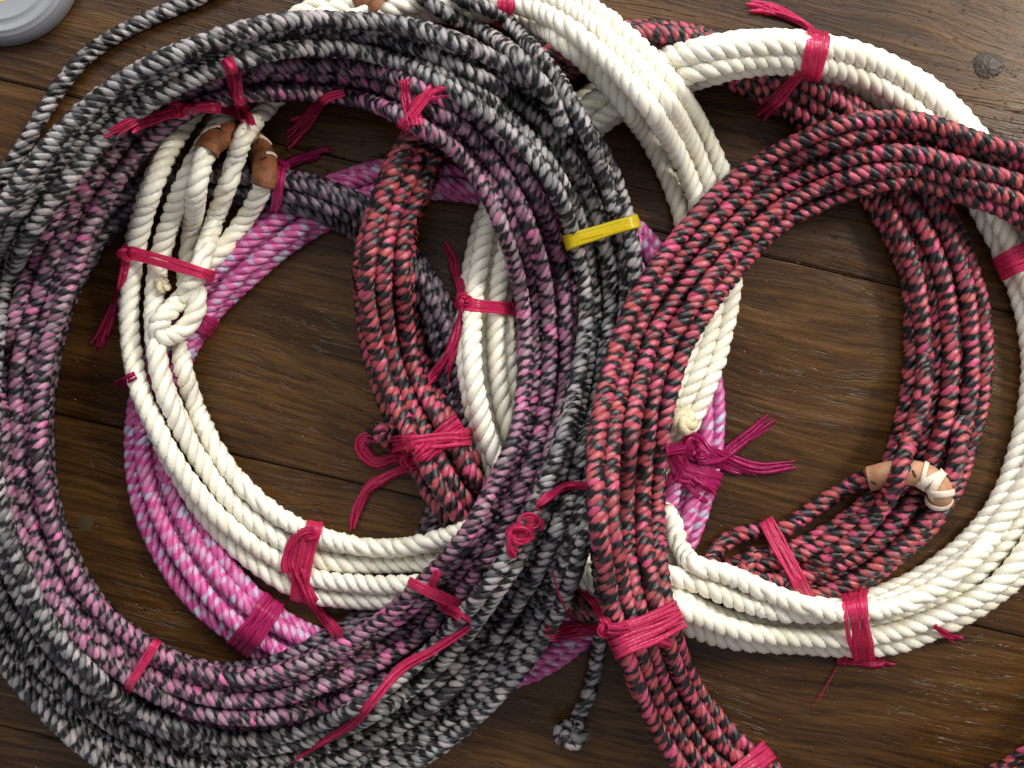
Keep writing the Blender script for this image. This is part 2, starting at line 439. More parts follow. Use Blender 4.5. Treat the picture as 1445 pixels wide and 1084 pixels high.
# ------------------------------------------------------------------ the table
ANG = math.radians(13.0)
table = mesh_obj('table_top', [(-1.2, -1.0, -0.03), (1.2, -1.0, -0.03), (1.2, 1.0, -0.03), (-1.2, 1.0, -0.03)], [(0, 1, 2, 3)], M['under'], None, False)
table['kind'] = 'structure'
def plank(y0, y1, dz):
    """a long board: y0, y1 where its edges cross the left border of the layout"""
    import bmesh
    wid = (y1-y0)*math.cos(ANG)*S; L = 2.2
    bm = bmesh.new(); bmesh.ops.create_cube(bm, size=1.0)
    bmesh.ops.scale(bm, vec=(L, wid-1.8*S, 0.022), verts=bm.verts)
    bmesh.ops.bevel(bm, geom=bm.edges[:], offset=2.4*S, segments=2, affect='EDGES')
    me = bpy.data.meshes.new('plank'); bm.to_mesh(me); bm.free(); me.materials.append(M['wood'])
    o = bpy.data.objects.new('plank', me); col.objects.link(o); o.parent = table
    # centre of the plank line at the picture's middle
    ym = (y0+y1)/2+math.tan(ANG)*CX
    o.location = (0, -(ym-CY)*S, -0.011+dz*S); o.rotation_euler = (0, 0, -ANG)
    return o
for y0, y1, dz in ((-820, -352, -0.6), (-352, 112, 0.0), (112, 566, -0.9), (566, 1025, -0.2), (1025, 1490, -0.8)):
    plank(y0, y1, dz)

def dome(name, x, y, r, h, mat, parent, oval=1.0):
    V = []; F = []; rings = 6; seg = 28
    for i in range(rings+1):
        a = i/rings; 
        for j in range(seg):
            t = 2*math.pi*j/seg; q = r*a*(1+0.05*math.sin(3*t+1)+0.03*math.sin(5*t))
            V.append((q*math.cos(t)*S, q*oval*math.sin(t)*S, (h*(1-a*a)**1.0-0.5*a)*S))
    for i in range(rings):
        for j in range(seg):
            F.append((i*seg+j, i*seg+(j+1) % seg, (i+1)*seg+(j+1) % seg, (i+1)*seg+j))
    o = mesh_obj(name, V, F, mat, parent); o.location = W((x, y, 0.3)); return o
dome('wood_knot', 1395, 92, 25, 1.8, M['knotwood'], table, 0.8)
dome('wood_plug', 120, 738, 11.5, 0.6, M['plug'], table)

# ------------------------------------------------------------------ runs of rope, leather sleeves, laces
def half_pipe(name, pts, R, mat, parent, z=None, span=1.75, thick=2.2, step=3.0, ragged=0.0):
    """a leather sleeve bent over a rope: U section open below, swept along pts"""
    p = catmull(np.array(pts, float), False, step)[:, :2]
    if z is None: z = drop(p, R*0.8, -2, False, smooth=20, k_other=0.3)
    P = np.column_stack([p, z]); T = np.gradient(P, axis=0); T[:, 2] *= 0.5; T /= np.linalg.norm(T, axis=1)[:, None]
    N = np.cross((0, 0, 1.0), T); N /= np.linalg.norm(N, axis=1)[:, None]; B = np.cross(T, N)
    a = np.linspace(-span, span, 15); n = len(P); m = len(a); V = []
    wv = 1+ragged*np.sin(np.arange(n)*0.9)+ragged*0.7*np.sin(np.arange(n)*0.37+1)
    for rr in (R, R-thick):
        for i in range(n):
            aa = a*wv[i]
            V.append(P[i]+rr*(np.sin(aa)[:, None]*N[i]+np.cos(aa)[:, None]*B[i]))
    V = np.concatenate(V); F = []
    for i in range(n-1):
        for k in range(m-1):
            F.append((i*m+k, i*m+k+1, (i+1)*m+k+1, (i+1)*m+k)); q = n*m
            F.append((q+i*m+k, q+(i+1)*m+k, q+(i+1)*m+k+1, q+i*m+k+1))
    q = n*m
    for i in range(n-1):
        F.append((i*m, (i+1)*m, q+(i+1)*m, q+i*m)); F.append((i*m+m-1, q+i*m+m-1, q+(i+1)*m+m-1, (i+1)*m+m-1))
    for k in range(m-1):
        F.append((k, q+k, q+k+1, k+1)); e = (n-1)*m; F.append((e+k, e+k+1, q+e+k+1, q+e+k))
    o = mesh_obj(name, W(V), F, mat, parent); return o, P
def lace_or_slit(pts, r, parent, mat=None, name='lace_or_slit'):
    p = catmull(np.array(pts, float), False, 2.5)
    return strap(name, p, r, 1.6, mat or M['lace_or_slit'], parent)
def strap(name, p, hw, th, mat, parent, up=None):
    """flat strap along a 3-D path, hw half width"""
    n = len(p); T = np.gradient(p, axis=0); T /= np.linalg.norm(T, axis=1)[:, None]+1e-9
    U = np.tile((0, 0, 1.0), (n, 1)) if up is None else up
    N = np.cross(U, T); nl = np.linalg.norm(N, axis=1)[:, None]; N = np.where(nl > 0.15, N/(nl+1e-9), np.array([1.0, 0, 0])); B = np.cross(T, N)
    V = np.concatenate([p+N*hw*c+B*th*d for c, d in ((-1, 0), (-.6, 1), (.6, 1), (1, 0), (.6, -1), (-.6, -1))]); F = []
    for i in range(n-1):
        for k in range(6):
            F.append((k*n+i, ((k+1) % 6)*n+i, ((k+1) % 6)*n+i+1, k*n+i+1))
    F.append(tuple(k*n for k in range(6))[::-1]); F.append(tuple(k*n+n-1 for k in range(6)))
    return mesh_obj(name, W(V), F, mat, parent)
def wrap_lace_or_slit(P, f, R, skew, hw, parent, a0=-1.7, a1=1.7, mat='lace_or_slit'):
    i = int(f*(len(P)-1)); T = P[min(i+1, len(P)-1)]-P[max(i-1, 0)]; T = T/np.linalg.norm(T)
    N = np.cross((0, 0, 1.0), T); N /= np.linalg.norm(N); B = np.cross(T, N); a = np.linspace(a0, a1, 12)
    nor = np.sin(a)[:, None]*N+np.cos(a)[:, None]*B
    return strap('lace_or_slit', P[i]+R*nor+T*(skew*np.linspace(-1, 1, 12))[:, None], hw, 1.2, M[mat], parent, up=nor)
def line(c, pts, dip=(0, 0), smooth=26, **kw):
    """an open run of rope; dip lets an end dive between the turns below it"""
    xy = catmull(np.array(pts, float), False, 8.0)[:, :2]
    z = drop(xy, c.R, c.cid, False, smooth=smooth)
    u = np.arange(len(xy))*8.0
    z = z-dip[0]*np.clip(1-u/70, 0, 1)**1.5-dip[1]*np.clip(1-u[::-1]/70, 0, 1)**1.5
    return c.add(xy, False, z=np.maximum(z, c.R*0.9), **kw)

# ------------------------------------------------------------------ rope coils, lowest first
mag = Coil('magenta', 'magenta and lilac rope coil lying lowest, beneath the white and red coils', 'magenta', 12.0, 4, 60)
mag.bundle([(620,248,70),(700,258,75),(790,285,80),(870,330,80),(925,390,80),(965,470,80),(980,570,85),(975,650,85),(945,750,85),
            (895,825,80),(830,868,75),(770,913,74),(700,940,76),(600,950,78),(500,940,84),(410,912,92),(340,865,95),(280,800,95),(235,720,90),
            (215,640,80),(220,560,75),(245,490,75),(290,420,76),(360,352,76),(440,297,76),(530,258,70)], [-0.95, 0.0, 0.95, 0.45, -0.5], wob=0.10)

mau = Coil('mauve', 'dark mauve and black rope coil crossing under the leather eyelet of the white rope', 'mauve', 11.6, 4, 56)
mau.bundle([(340,262,56),(430,275,62),(510,310,64),(575,380,60),(615,445,60),(637,520,60),(645,600,60),(635,690,64),(605,780,70),(550,860,75),
            (480,915,70),(400,950,60),(300,957,50),(210,922,46),(142,866,42),(94,790,40),(66,700,38),(58,600,38),(64,520,42),(84,430,48),(122,350,54),(170,292,60),(240,262,60)],
           [-0.9, 0.1, 0.95, -0.4, 0.5], wob=0.14)

rd2 = Coil('red_ring', 'coral and black rope coil with pale leather eyelet, mostly under the white coils', 'red', 12.6, 4, 58)
rd2.bundle([(590,225,78),(620,180,70),(690,122,66),(780,88,62),(870,64,66),(960,66,70),(1050,95,76),(1130,135,85),(1200,190,95),(1262,262,108),(1310,350,112),
            (1332,430,122),(1337,520,124),(1325,600,124),(1300,680,122),(1250,748,115),(1170,800,110),(1080,826,104),(990,845,100),(900,845,100),(800,815,100),
            (715,762,100),(650,690,100),(603,610,95),(565,530,92),(547,450,90),(543,370,86),(560,290,78)][::1],
           [-1.0, -0.33, 0.33, 1.0, -0.66, 0.05, 0.7], wob=0.07, k_same=0.96)

# loose rope of the red ring with its pale leather eyelet
line(rd2, [(1360,560),(1352,640),(1334,690),(1300,676),(1262,670),(1225,674),(1192,690),(1150,716),(1104,748),(1066,749),(1028,762),(1004,790),(996,830)], smooth=14, dip=(60, 0), name='eyelet_leg')
eye2, ep = half_pipe('leather_eyelet', [(1226,676),(1262,668),(1300,670),(1326,690),(1322,716)], 18, M['pale_leather'], rd2.root,
               z=None, ragged=0.04)
PL = np.concatenate([PL, np.column_stack([ep, np.full(len(ep), 17.0), np.full(len(ep), rd2.cid)])])
line(rd2, [(1306,470),(1302,560),(1283,622),(1262,684),(1225,742),(1170,786),(1120,808)], smooth=14, dip=(60, 40))
for f, sk, hw_ in ((0.60, 7, 4.0), (0.68, -12, 5.5), (0.76, 10, 6.5), (0.84, -6, 5.0), (0.92, 3, 4.5)): wrap_lace_or_slit(ep, f, 18.4+hw_*0.15, sk, hw_, eye2)
for f, a0, a1 in ((0.12, 0.2, 0.6), (0.5, -0.2, 0.3)): wrap_lace_or_slit(ep, f, 18.2, 3, 1.2, eye2, a0, a1, 'under')  # thin dark straps added as slits in the pale leather, not laces
line(rd2, [(1120,822),(1085,822),(1056,816),(1054,798),(1066,778)], smooth=10, name='rope_end')

whb = Coil('white_right', 'white nylon rope coil on the right, partly beyond the picture edge, three broad pink ties', 'white', 14.3, 3, 57)
whb.bundle([(1150,78,68),(1225,100,76),(1300,148,84),(1365,215,88),(1420,300,92),(1462,390,98),(1488,480,104),(1490,570,108),(1478,640,110),(1448,715,114),(1400,785,116),
            (1335,836,112),(1260,870,108),(1190,884,94),(1110,882,92),(1040,866,112),(965,838,120),(870,805,105),(800,755,96),(745,690,90),(710,620,88),(692,540,88),
            (687,450,88),(694,380,86),(712,305,84),(748,248,80),(795,200,76),(850,150,76),(930,108,74),(1010,84,70),(1080,74,67)],
           [0.95, -0.95, 0.1, -0.45, 0.6], wob=0.10, smooth=40)

WHB_END = [(936,716),(950,738),(958,768),(978,796),(1030,812),(1100,842),(1170,862),(1230,862),(1300,842),(1360,800),(1410,745)]
wha = Coil('white_left', 'white nylon rope coil with brown leather eyelet, its left side inside the grey coil', 'white', 14.0, 3, 56)
wha.bundle([(650,-8,86),(720,-8,88),(795,20,92),(870,80,98),(930,150,100),(970,218,100),(995,290,98),(1003,370,95),(996,440,92),(978,510,90),(948,580,90),(905,650,90),
            (850,720,92),(780,775,96),(700,800,102),(610,808,108),(530,812,104),(450,803,104),(385,770,100),(325,722,92),(277,662,80),(243,605,72),(215,540,70),
            (202,460,70),(205,390,72),(220,320,76),(250,240,80),(300,160,80),(370,90,80),(460,30,80),(560,-2,84)],
           [[0.95]*31,
            [0.3]*19+[0.5, 0.8, 0.9, 0.9, 0.9, 0.9, 0.9, 0.8, 0.6]+[0.3]*3, [-0.98]*19+[-0.7]*3+[-0.75]*6+[-0.9]*3,
            [-0.35]*20+[-0.5, -0.6, -0.7, -0.7, -0.7, -0.7, -0.7, -0.6]+[-0.35]*3], wob=0.05, smooth=40)
def wrap_lace_or_slit(P, f, R, skew, hw, parent, a0=-1.7, a1=1.7, mat='lace_or_slit'):
    i = int(f*(len(P)-1)); T = P[min(i+1, len(P)-1)]-P[max(i-1, 0)]; T = T/np.linalg.norm(T)
    N = np.cross((0, 0, 1.0), T); N /= np.linalg.norm(N); B = np.cross(T, N); a = np.linspace(a0, a1, 12)
    nor = np.sin(a)[:, None]*N+np.cos(a)[:, None]*B
    return strap('lace_or_slit', P[i]+R*nor+T*(skew*np.linspace(-1, 1, 12))[:, None], hw, 1.2, M[mat], parent, up=nor)
def line(c, pts, dip=(0, 0), smooth=26, **kw):
    """an open run of rope; dip lets an end dive between the turns below it"""
    xy = catmull(np.array(pts, float), False, 8.0)[:, :2]
    z = drop(xy, c.R, c.cid, False, smooth=smooth)
    u = np.arange(len(xy))*8.0
    z = z-dip[0]*np.clip(1-u/70, 0, 1)**1.5-dip[1]*np.clip(1-u[::-1]/70, 0, 1)**1.5
    return c.add(xy, False, z=np.maximum(z, c.R*0.9), **kw)

line(whb, WHB_END, smooth=16, dip=(0, 40), name='rope_end')
# strand running from the tie knot down the inside of the coil
line(wha, [(262,470),(256,500),(266,548),(288,602),(318,655),(360,702),(410,738),(470,762),(540,774),(610,764),(680,738),(740,705)], smooth=20, dip=(30, 0))
# the bight inside the leather eyelet; its outer leg runs down, over and round under itself as a knot
bxy = catmull(np.array([(262,404),(264,380),(270,325),(279,262),(288,222),(303,199),(332,190),(358,202),(373,232),(370,264),(348,306),(320,344),(293,374),(274,398),(252,426),(232,446)], float), False, 8.0)[:, :2]
bz = drop(bxy, wha.R, wha.cid, False, smooth=14); bz = bz-40*np.clip(1-np.arange(len(bxy))*8.0/70, 0, 1)**1.5
Z0 = bz[-1]+4
kxy = catmull(np.array([(232,446),(220,460),(224,473),(242,474),(262,462),(276,440),(279,416),(268,396)], float), False, 8.0)[1:, :2]
kz = np.maximum(np.interp(np.linspace(0, 1, len(kxy)), [0, .12, .25, .4, .55, 1], [Z0, Z0-3, Z0-9, Z0-20, Z0-25, Z0-27]), 14.0)
bight = wha.add(np.concatenate([bxy, kxy]), False, z=np.concatenate([np.maximum(bz, 13), kz]))
ii = [np.argmin(np.hypot(bight[:, 0]-x, bight[:, 1]-y)) for x, y in ((290, 218), (372, 262))]
seg = bight[ii[0]:ii[1]+1]
eye, _ = half_pipe('leather_eyelet', seg[::1, :2], 18.5, M['leather'], wha.root, z=np.interp(np.linspace(0, 1, len(catmull(seg[:, :2], False, 3.0))), np.linspace(0, 1, len(seg)), seg[:, 2]), ragged=0.03)
PL = np.concatenate([PL, np.column_stack([seg, np.full(len(seg), 18.5), np.full(len(seg), wha.cid)])])
sg3 = seg
for f, sk, a0, a1 in ((0.80, 6, -1.5, -0.3), (0.62, -8, -1.6, -0.6), (0.22, 5, -1.5, -0.8), (0.55, 4, 0.5, 1.3)): wrap_lace_or_slit(sg3, f, 19.0, sk, 3.4, eye, a0, a1)
for f, a0, a1 in ((0.2, -0.9, -0.5), (0.62, -0.5, -0.1), (0.72, 0.1, 0.5), (0.84, -0.2, 0.25), (0.58, 0.4, 0.9)): wrap_lace_or_slit(sg3, f, 18.6, 2, 1.8, eye, a0, a1, 'under')  # slits of the brown sleeve: dark straps laid on, no real cuts
# the standing rope that leads through the eyelet and away under the purple coil
line(wha, [(256,428),(268,402),(283,372),(297,329),(318,268),(346,190),(377,152),(410,118)], smooth=20, dip=(34, 0))
# scrap of leather showing at the top edge
half_pipe('leather_sleeve', [(478,-30),(508,-8),(540,12)], 19, M['leather'], wha.root, z=None)

pur = Coil('purple', 'purple, pink and black rope coil nested inside the large grey coil', 'purple', 11.4, 4, 53)
pur.bundle([(430,108,72),(520,116,78),(600,150,84),(665,190,86),(715,250,90),(748,320,94),(766,390,90),(774,460,88),(773,540,86),(757,620,86),(727,700,94),(690,775,100),
            (630,850,108),(560,912,112),(480,958,104),(390,985,96),(300,985,90),(208,950,88),(125,885,80),(72,808,76),(34,712,80),(24,610,84),(30,505,86),(60,408,86),
            (95,322,82),(140,248,76),(200,178,72),(270,130,72),(350,110,74)],
           [-1.0, -0.3, 0.35, 1.0, -0.65, 0.05, 0.7, -0.98], wob=0.08, k_same=0.96)

gry = Coil('grey', 'large grey and black rope coil, the outermost and biggest, with yellow tie', 'grey', 11.3, 4, 52)
gry.bundle([(480,48,62),(570,62,76),(650,95,88),(725,140,100),(788,202,106),(830,272,106),(853,350,100),(860,440,90),(845,540,86),(820,640,86),(785,750,108),(735,850,128),
            (660,950,138),(560,1030,132),(440,1082,124),(310,1090,118),(180,1042,112),(75,955,106),(14,865,104),(-25,760,100),(-45,640,92),(-42,500,90),(-15,382,82),
            (38,288,74),(104,204,72),(187,133,68),(292,80,64),(390,52,62)],
           [-1.0, -0.33, 0.33, 1.0, -0.66, 0.0, 0.66, -1.0, 0.97], wob=0.06, k_same=0.97)
# the long loose turn that leaves the picture at the top
line(gry, [(-70,390),(-40,320),(0,256),(21,224),(41,194),(59,163),(86,121),(118,83),(156,55),(208,28),(277,-2),(360,-40),(460,-62),(540,-45),(601,0),(643,28),(690,50),(735,85),(775,135),(800,190)], smooth=30)
line(gry, [(600,-50),(651,-2),(704,19),(737,53),(776,97),(803,138),(826,184),(850,240),(868,300)], smooth=30)
# free tail ending in a knot
line(gry, [(838,700),(846,800),(850,860),(843,930),(830,980),(812,1020)], smooth=30)

rdr = Coil('red_right', 'coral and black rope coil on top, running off the right and bottom edges', 'red', 12.2, 4, 57)
rdr.bundle([(1560,372,110),(1500,302,110),(1445,262,110),(1370,237,104),(1290,214,108),(1215,220,118),(1140,246,122),(1070,286,118),(1010,346,122),(960,410,122),(920,480,116),(897,560,112),
            (886,640,112),(884,720,108),(892,800,100),(908,880,96),(936,960,96),(975,1030,102),(1030,1092,106),(1110,1140,100),(1220,1165,96),(1340,1142,90),(1440,1096,66),(1530,1010,80),
            (1600,860,100),(1625,680,100),(1605,480,105)][::-1],
           [-0.9, -0.3, 0.3, 0.9, -1.0, -0.55, 0.0, 0.55, 1.0], wob=0.06, k_same=0.96, smooth=40)

# ------------------------------------------------------------------ knots at rope ends
def torus_knot(name, c, x, y, z, A, b, r, mat, p=2, q=5, tilt=(0.5, 0.3), parent=None, flat=0.8):
    t = np.linspace(0, 2*math.pi, 110)
    P = np.column_stack([(A+b*np.cos(q*t))*np.cos(p*t), (A+b*np.cos(q*t))*np.sin(p*t), b*np.sin(q*t)*flat])
    Rm = np.array(Matrix.Rotation(tilt[0], 3, 'X') @ Matrix.Rotation(tilt[1], 3, 'Y'))
    P = P @ Rm.T + np.array([x, y, z])
    return rope_mesh(name, P, r, 1, 40, mat, parent or c.root, True, 2.5, 8)
def hairs(name, x, y, z, n, length, mat, parent, spread=6.28, a0=0.0, r=0.45):
    V = []; F = []
    for k in range(n):
        a = a0+(random.random()-.5)*spread; el = random.uniform(0.0, 0.9); L = length*random.uniform(.4, 1)
        p0 = np.array([x, y, z])+np.random.default_rng(k).normal(0, 3, 3)
        d = np.array([math.cos(a)*math.cos(el), math.sin(a)*math.cos(el), math.sin(el)*0.6])
        pts = [p0, p0+d*L*0.5+np.array([0, 0, 1.5]), p0+d*L+np.array([random.uniform(-3, 3), random.uniform(-3, 3), -1])]
        b = len(V)
        for i, q in enumerate(pts):
            for j in range(3):
                t = j*2.094; V.append(q+r*np.array([math.cos(t), math.sin(t), math.sin(t+1)]))
        for i in range(2):
            for j in range(3): F.append((b+i*3+j, b+i*3+(j+1) % 3, b+i*3+3+(j+1) % 3, b+i*3+3+j))
    return mesh_obj(name, W(np.array(V)), F, mat, parent, True, {'su': np.zeros(len(V)), 'th': np.zeros(len(V)), 'sid': np.full(len(V), .3)})
def topz(x, y, r=3.0):
    return float(drop(np.array([[x, y]], float), r, -1, False, k_other=1.0, smooth=0)[0])
k1 = torus_knot('end_knot', gry, 806, 1036, 24, 11, 9, 7.0, M['grey'], 3, 4, (0.6, 0.2))
hairs('frayed_fibres', 806, 1040, 20, 40, 30, M['grey'], k1)
k2 = torus_knot('end_knot', wha, 966, 594, topz(966, 594)+8, 8, 7, 6.5, M['knot_end'], 3, 4, (0.4, 0.5))
hairs('frayed_fibres', 958, 604, topz(966, 594)+4, 26, 22, M['white'], k2, r=0.6)
k3 = torus_knot('end_knot', wha, 229, 402, topz(229, 402)+2, 5.5, 5, 4.6, M['knot_end'], 2, 3, (0.5, 0.6))
hairs('frayed_fibres', 229, 396, topz(229, 402)+6, 18, 13, M['white'], k3, r=0.6)
k4 = torus_knot('end_knot', rd2, 545, 614, 26, 8, 7, 6.0, M['red'], 3, 4, (0.4, 0.5))
hairs('frayed_fibres', 534, 616, 24, 26, 24, M['red'], k4, 3.0, 3.2, r=0.8)

# ------------------------------------------------------------------ plastic tape ties
def fibres(name, pts, n, widths, mat, parent, lift=2.0, fw=2.0, ragged=0.4, smooth=14, z=None, seed=0, wander=1.0):
    """a bunch of split plastic tape: n thin flat fibres following pts, bunch width given along it"""
    rg = np.random.default_rng(seed+int(abs(pts[0][0]))*13+n)
    p = catmull(np.array(pts, float)[:, :2], False, 3.0)
    m = len(p)
    if z is None: zz = drop(p, 2.0, -1, False, k_other=1.0, smooth=smooth)+lift
    else: zz = np.interp(np.linspace(0, 1, m), np.linspace(0, 1, len(z)), z)
    T = np.gradient(p, axis=0); T /= np.linalg.norm(T, axis=1)[:, None]+1e-9
    N = np.column_stack([-T[:, 1], T[:, 0]])
    u = np.linspace(0, 1, m); wd_ = np.interp(u, np.linspace(0, 1, len(widths)), widths)
    V = []; F = []; SI = []; base = 0
    for k in range(n):
        f = (k+0.5)/n*2-1+rg.normal(0, 0.12); e = 1-ragged*rg.random()**1.5
        mm = max(int(m*e), 4); a = rg.random(3)*6.28
        off = f*wd_/2*(1+rg.normal(0, 0.35)*u**2)+rg.normal(0, 0.12)*wd_*u**3+wander*(np.sin(u*7+a[0])*1.0+np.sin(u*15+a[1])*0.6)*np.minimum(1, wd_/10)
        zo = zz+(1-f*f)*np.minimum(wd_*0.10, 2.2)+rg.normal(0, 0.6)+np.sin(u*9+a[2])*0.8
        c = np.column_stack([p+N*off[:, None], zo])[:mm]
        nn = np.column_stack([N, np.zeros(m)])[:mm]; tw = 0.5*np.sin(u[:mm]*6+a[1])
        hw = fw*rg.choice([0.22, 0.35, 0.6, 1.0, 1.5, 2.1])*rg.uniform(0.8, 1.1)*np.where(u[:mm] > 0.93*e, 0.6, 1.0)
        lat = nn*np.cos(tw)[:, None]+np.array([0, 0, 1.0])*np.sin(tw)[:, None]; nor = np.array([0, 0, 1.0])*np.cos(tw)[:, None]-nn*np.sin(tw)[:, None]
        ring = np.stack([c-lat*hw[:, None], c+nor*0.45, c+lat*hw[:, None], c-nor*0.45], 1)
        V.append(ring.reshape(-1, 3)); i = np.arange(mm-1)[:, None]*4; j = np.arange(4)[None]; j2 = (j+1) % 4
        F.append(np.stack([i+j, i+j2, i+4+j2, i+4+j], -1).reshape(-1, 4)+base); base += mm*4
        SI.append(np.full(mm*4, rg.random()))
    return mesh_obj(name, W(np.concatenate(V)), np.concatenate(F), mat, parent, True, {'sid': np.concatenate(SI)})

def hull2(pts):
    pts = sorted(map(tuple, pts)); 
    def half(ps):
        h = []
        for p in ps:
            while len(h) > 1 and (h[-1][0]-h[-2][0])*(p[1]-h[-2][1])-(h[-1][1]-h[-2][1])*(p[0]-h[-2][0]) <= 0: h.pop()
            h.append(p)
        return h
    lo, up = half(pts), half(pts[::-1]); return np.array(lo[:-1]+up[:-1])

def band(coil, x, y, w, mat, lat=75, tilt=0.0, n=6, zmin=-1e9, name='tie', gap=1.6, lo=None, hi=None, pull=0.0):
    """tape wound round the bundle of this coil at (x, y)"""
    best = None
    for t in coil.turns:
        d = np.hypot(t[:, 0]-x, t[:, 1]-y); i = int(np.argmin(d))
        if best is None or d[i] < best[0]: best = (d[i], t[min(i+2, len(t)-1), :2]-t[max(i-2, 0), :2])
    T = best[1]/np.linalg.norm(best[1]); c, s_ = math.cos(tilt), math.sin(tilt)
    T = np.array([T[0]*c-T[1]*s_, T[0]*s_+T[1]*c]); N = np.array([-T[1], T[0]])
    lo = -lat if lo is None else lo; hi = lat if hi is None else hi
    cs = []
    for t in coil.turns:
        rel = t[:, :2]-np.array([x, y]); al = rel @ T; la = rel @ N
        ok = np.where((np.abs(al) < max(7, w*0.55)) & (la > lo) & (la < hi) & (t[:, 2] > zmin))[0]
        for i in ok: cs.append((la[i], t[i, 2]))
    if not cs: print('no turns for band', coil.key, x, y); return None
    r = coil.R+gap; a = np.linspace(0, 2*math.pi, 20, endpoint=False)
    H = hull2([(l+r*math.cos(q), max(z+r*math.sin(q), 0.6)) for l, z in cs for q in a])
    H = np.concatenate([H, H[:1]]); d = np.concatenate([[0], np.cumsum(np.hypot(*np.diff(H, axis=0).T))])
    m = int(d[-1]/3); q = np.linspace(0, d[-1], m, endpoint=False)
    h = np.column_stack([np.interp(q, d, H[:, 0]), np.interp(q, d, H[:, 1])])
    for _ in range(2): h = .25*np.roll(h, 1, 0)+.5*h+.25*np.roll(h, -1, 0)
    t = np.roll(h, -1, 0)-np.roll(h, 1, 0); t /= np.linalg.norm(t, axis=1)[:, None]; nr = np.column_stack([t[:, 1], -t[:, 0]])
    rg = np.random.default_rng(int(x*7+y)); V = []; F = []; SI = []; base = 0; u = np.arange(m)/m*2*math.pi
    for k in range(n):
        ctr = ((k+.5)/n-.5)*w; hw = w/n*rg.uniform(0.55, 0.95); a_ = rg.random(3)*6.28
        wv = ctr*(1+0.10*np.sin(u+a_[0]))+np.sin(2*u+a_[1])*w*0.05+np.sin(5*u+a_[2])*w*0.02; ro = rg.uniform(0.3, 2.0)+0.4*np.sin(3*u+a_[2])
        rows = []
        for cc, rr in ((-1, 0), (-.5, .8), (.5, .8), (1, 0), (0, -.8)):
            hh = h+nr*(ro+rr)[:, None]; al = wv+cc*hw
            rows.append(np.column_stack([x+N[0]*hh[:, 0]+T[0]*al, y+N[1]*hh[:, 0]+T[1]*al, np.maximum(hh[:, 1], 0.4)]))
        ring = np.stack(rows, 1); V.append(ring.reshape(-1, 3))
        i = np.arange(m)[:, None]*5; i2 = ((np.arange(m)+1) % m)[:, None]*5; j = np.arange(5)[None]; j2 = (j+1) % 5
        F.append(np.stack([i+j, i2+j, i2+j2, i+j2], -1).reshape(-1, 4)+base); base += m*5; SI.append(np.full(m*5, rg.random()))
    return mesh_obj(name, W(np.concatenate(V)), np.concatenate(F), mat, coil.root, True, {'sid': np.concatenate(SI)})

def knot(parent, x, y, size, mat, z=None, seed=0, n=6):
    """small pulled-tight tape knot"""
    z = topz(x, y, 2.0) if z is None else z
    t = np.linspace(0, 2*math.pi, 26); a = seed*1.3
    X = (np.sin(t)+2*np.sin(2*t)); Y = (np.cos(t)-2*np.cos(2*t)); Z = -np.sin(3*t)
    c, s_ = math.cos(a), math.sin(a)
    P = np.column_stack([x+(X*c-Y*s_)*size/6, y+(X*s_+Y*c)*size/7]); zz = z+size*0.32+Z*size*0.22
    return fibres('knot', P, n, [size*0.42, size*0.36, size*0.42], mat, parent, z=zz, fw=1.5, ragged=0.0, seed=seed)

PK, MG, YL = M['pink_tape'], M['magenta_tape'], M['yellow_tape']
def tail(parent, pts, widths, n=9, mat=PK, **kw): return fibres('tail', pts, n, widths, mat, parent, **kw)

# white coil on the right
t = band(whb, 1150, 78, 27, PK, n=6)
tail(t, [(1150,48),(1136,34),(1112,22),(1084,12),(1050,4)], [7, 7, 12, 20, 26], 12)
tail(t, [(1128,104),(1112,122),(1090,146),(1064,172)], [10, 12, 17, 24], 12)
t = band(whb, 1440, 366, 30, PK, n=6)
t = band(whb, 1211, 884, 33, PK, n=7)
knot(t, 1190, 931, 13, PK, z=4); tail(t, [(1190,932),(1225,935),(1272,938)], [8, 9, 8], 8)
tail(t, [(1186,935),(1168,965),(1146,1002)], [1, 2, 4], 3, fw=0.6)
tail(t, [(1318,884),(1340,898),(1362,902)], [6, 8, 9], 6)
t = band(whb, 690, 432, 17, PK, n=5, tilt=0.0)
knot(t, 656, 424, 18, PK, seed=1); tail(t, [(656,420),(648,398),(640,368),(630,336)], [7, 9, 12, 15], 9)
tail(t, [(654,432),(644,468),(630,506),(594,548)], [7, 8, 10, 16], 10); tail(t, [(652,436),(646,474),(634,520),(626,560)], [4, 5, 6, 8], 6)
# white coil on the left
t = band(wha, 715, 2, 24, PK, n=6)
t = band(wha, 236, 371, 17, PK, n=5, tilt=0.1, lat=80)
knot(t, 178, 358, 22, PK, seed=2); tail(t, [(178,362),(172,396),(160,430),(136,486),(126,500)], [8, 8, 8, 14, 18], 9)
tail(t, [(176,366),(168,410),(152,470),(142,508)], [6, 6, 7, 14], 8)
t = band(wha, 430, 800, 22, PK, n=6, tilt=-0.2)
tail(t, [(446,752),(424,762),(412,786),(414,812),(432,836)], [16, 18, 22, 26, 22], 14, fw=2.6)
tail(t, [(420,800),(436,842),(458,872),(480,902)], [20, 16, 12, 18], 12)
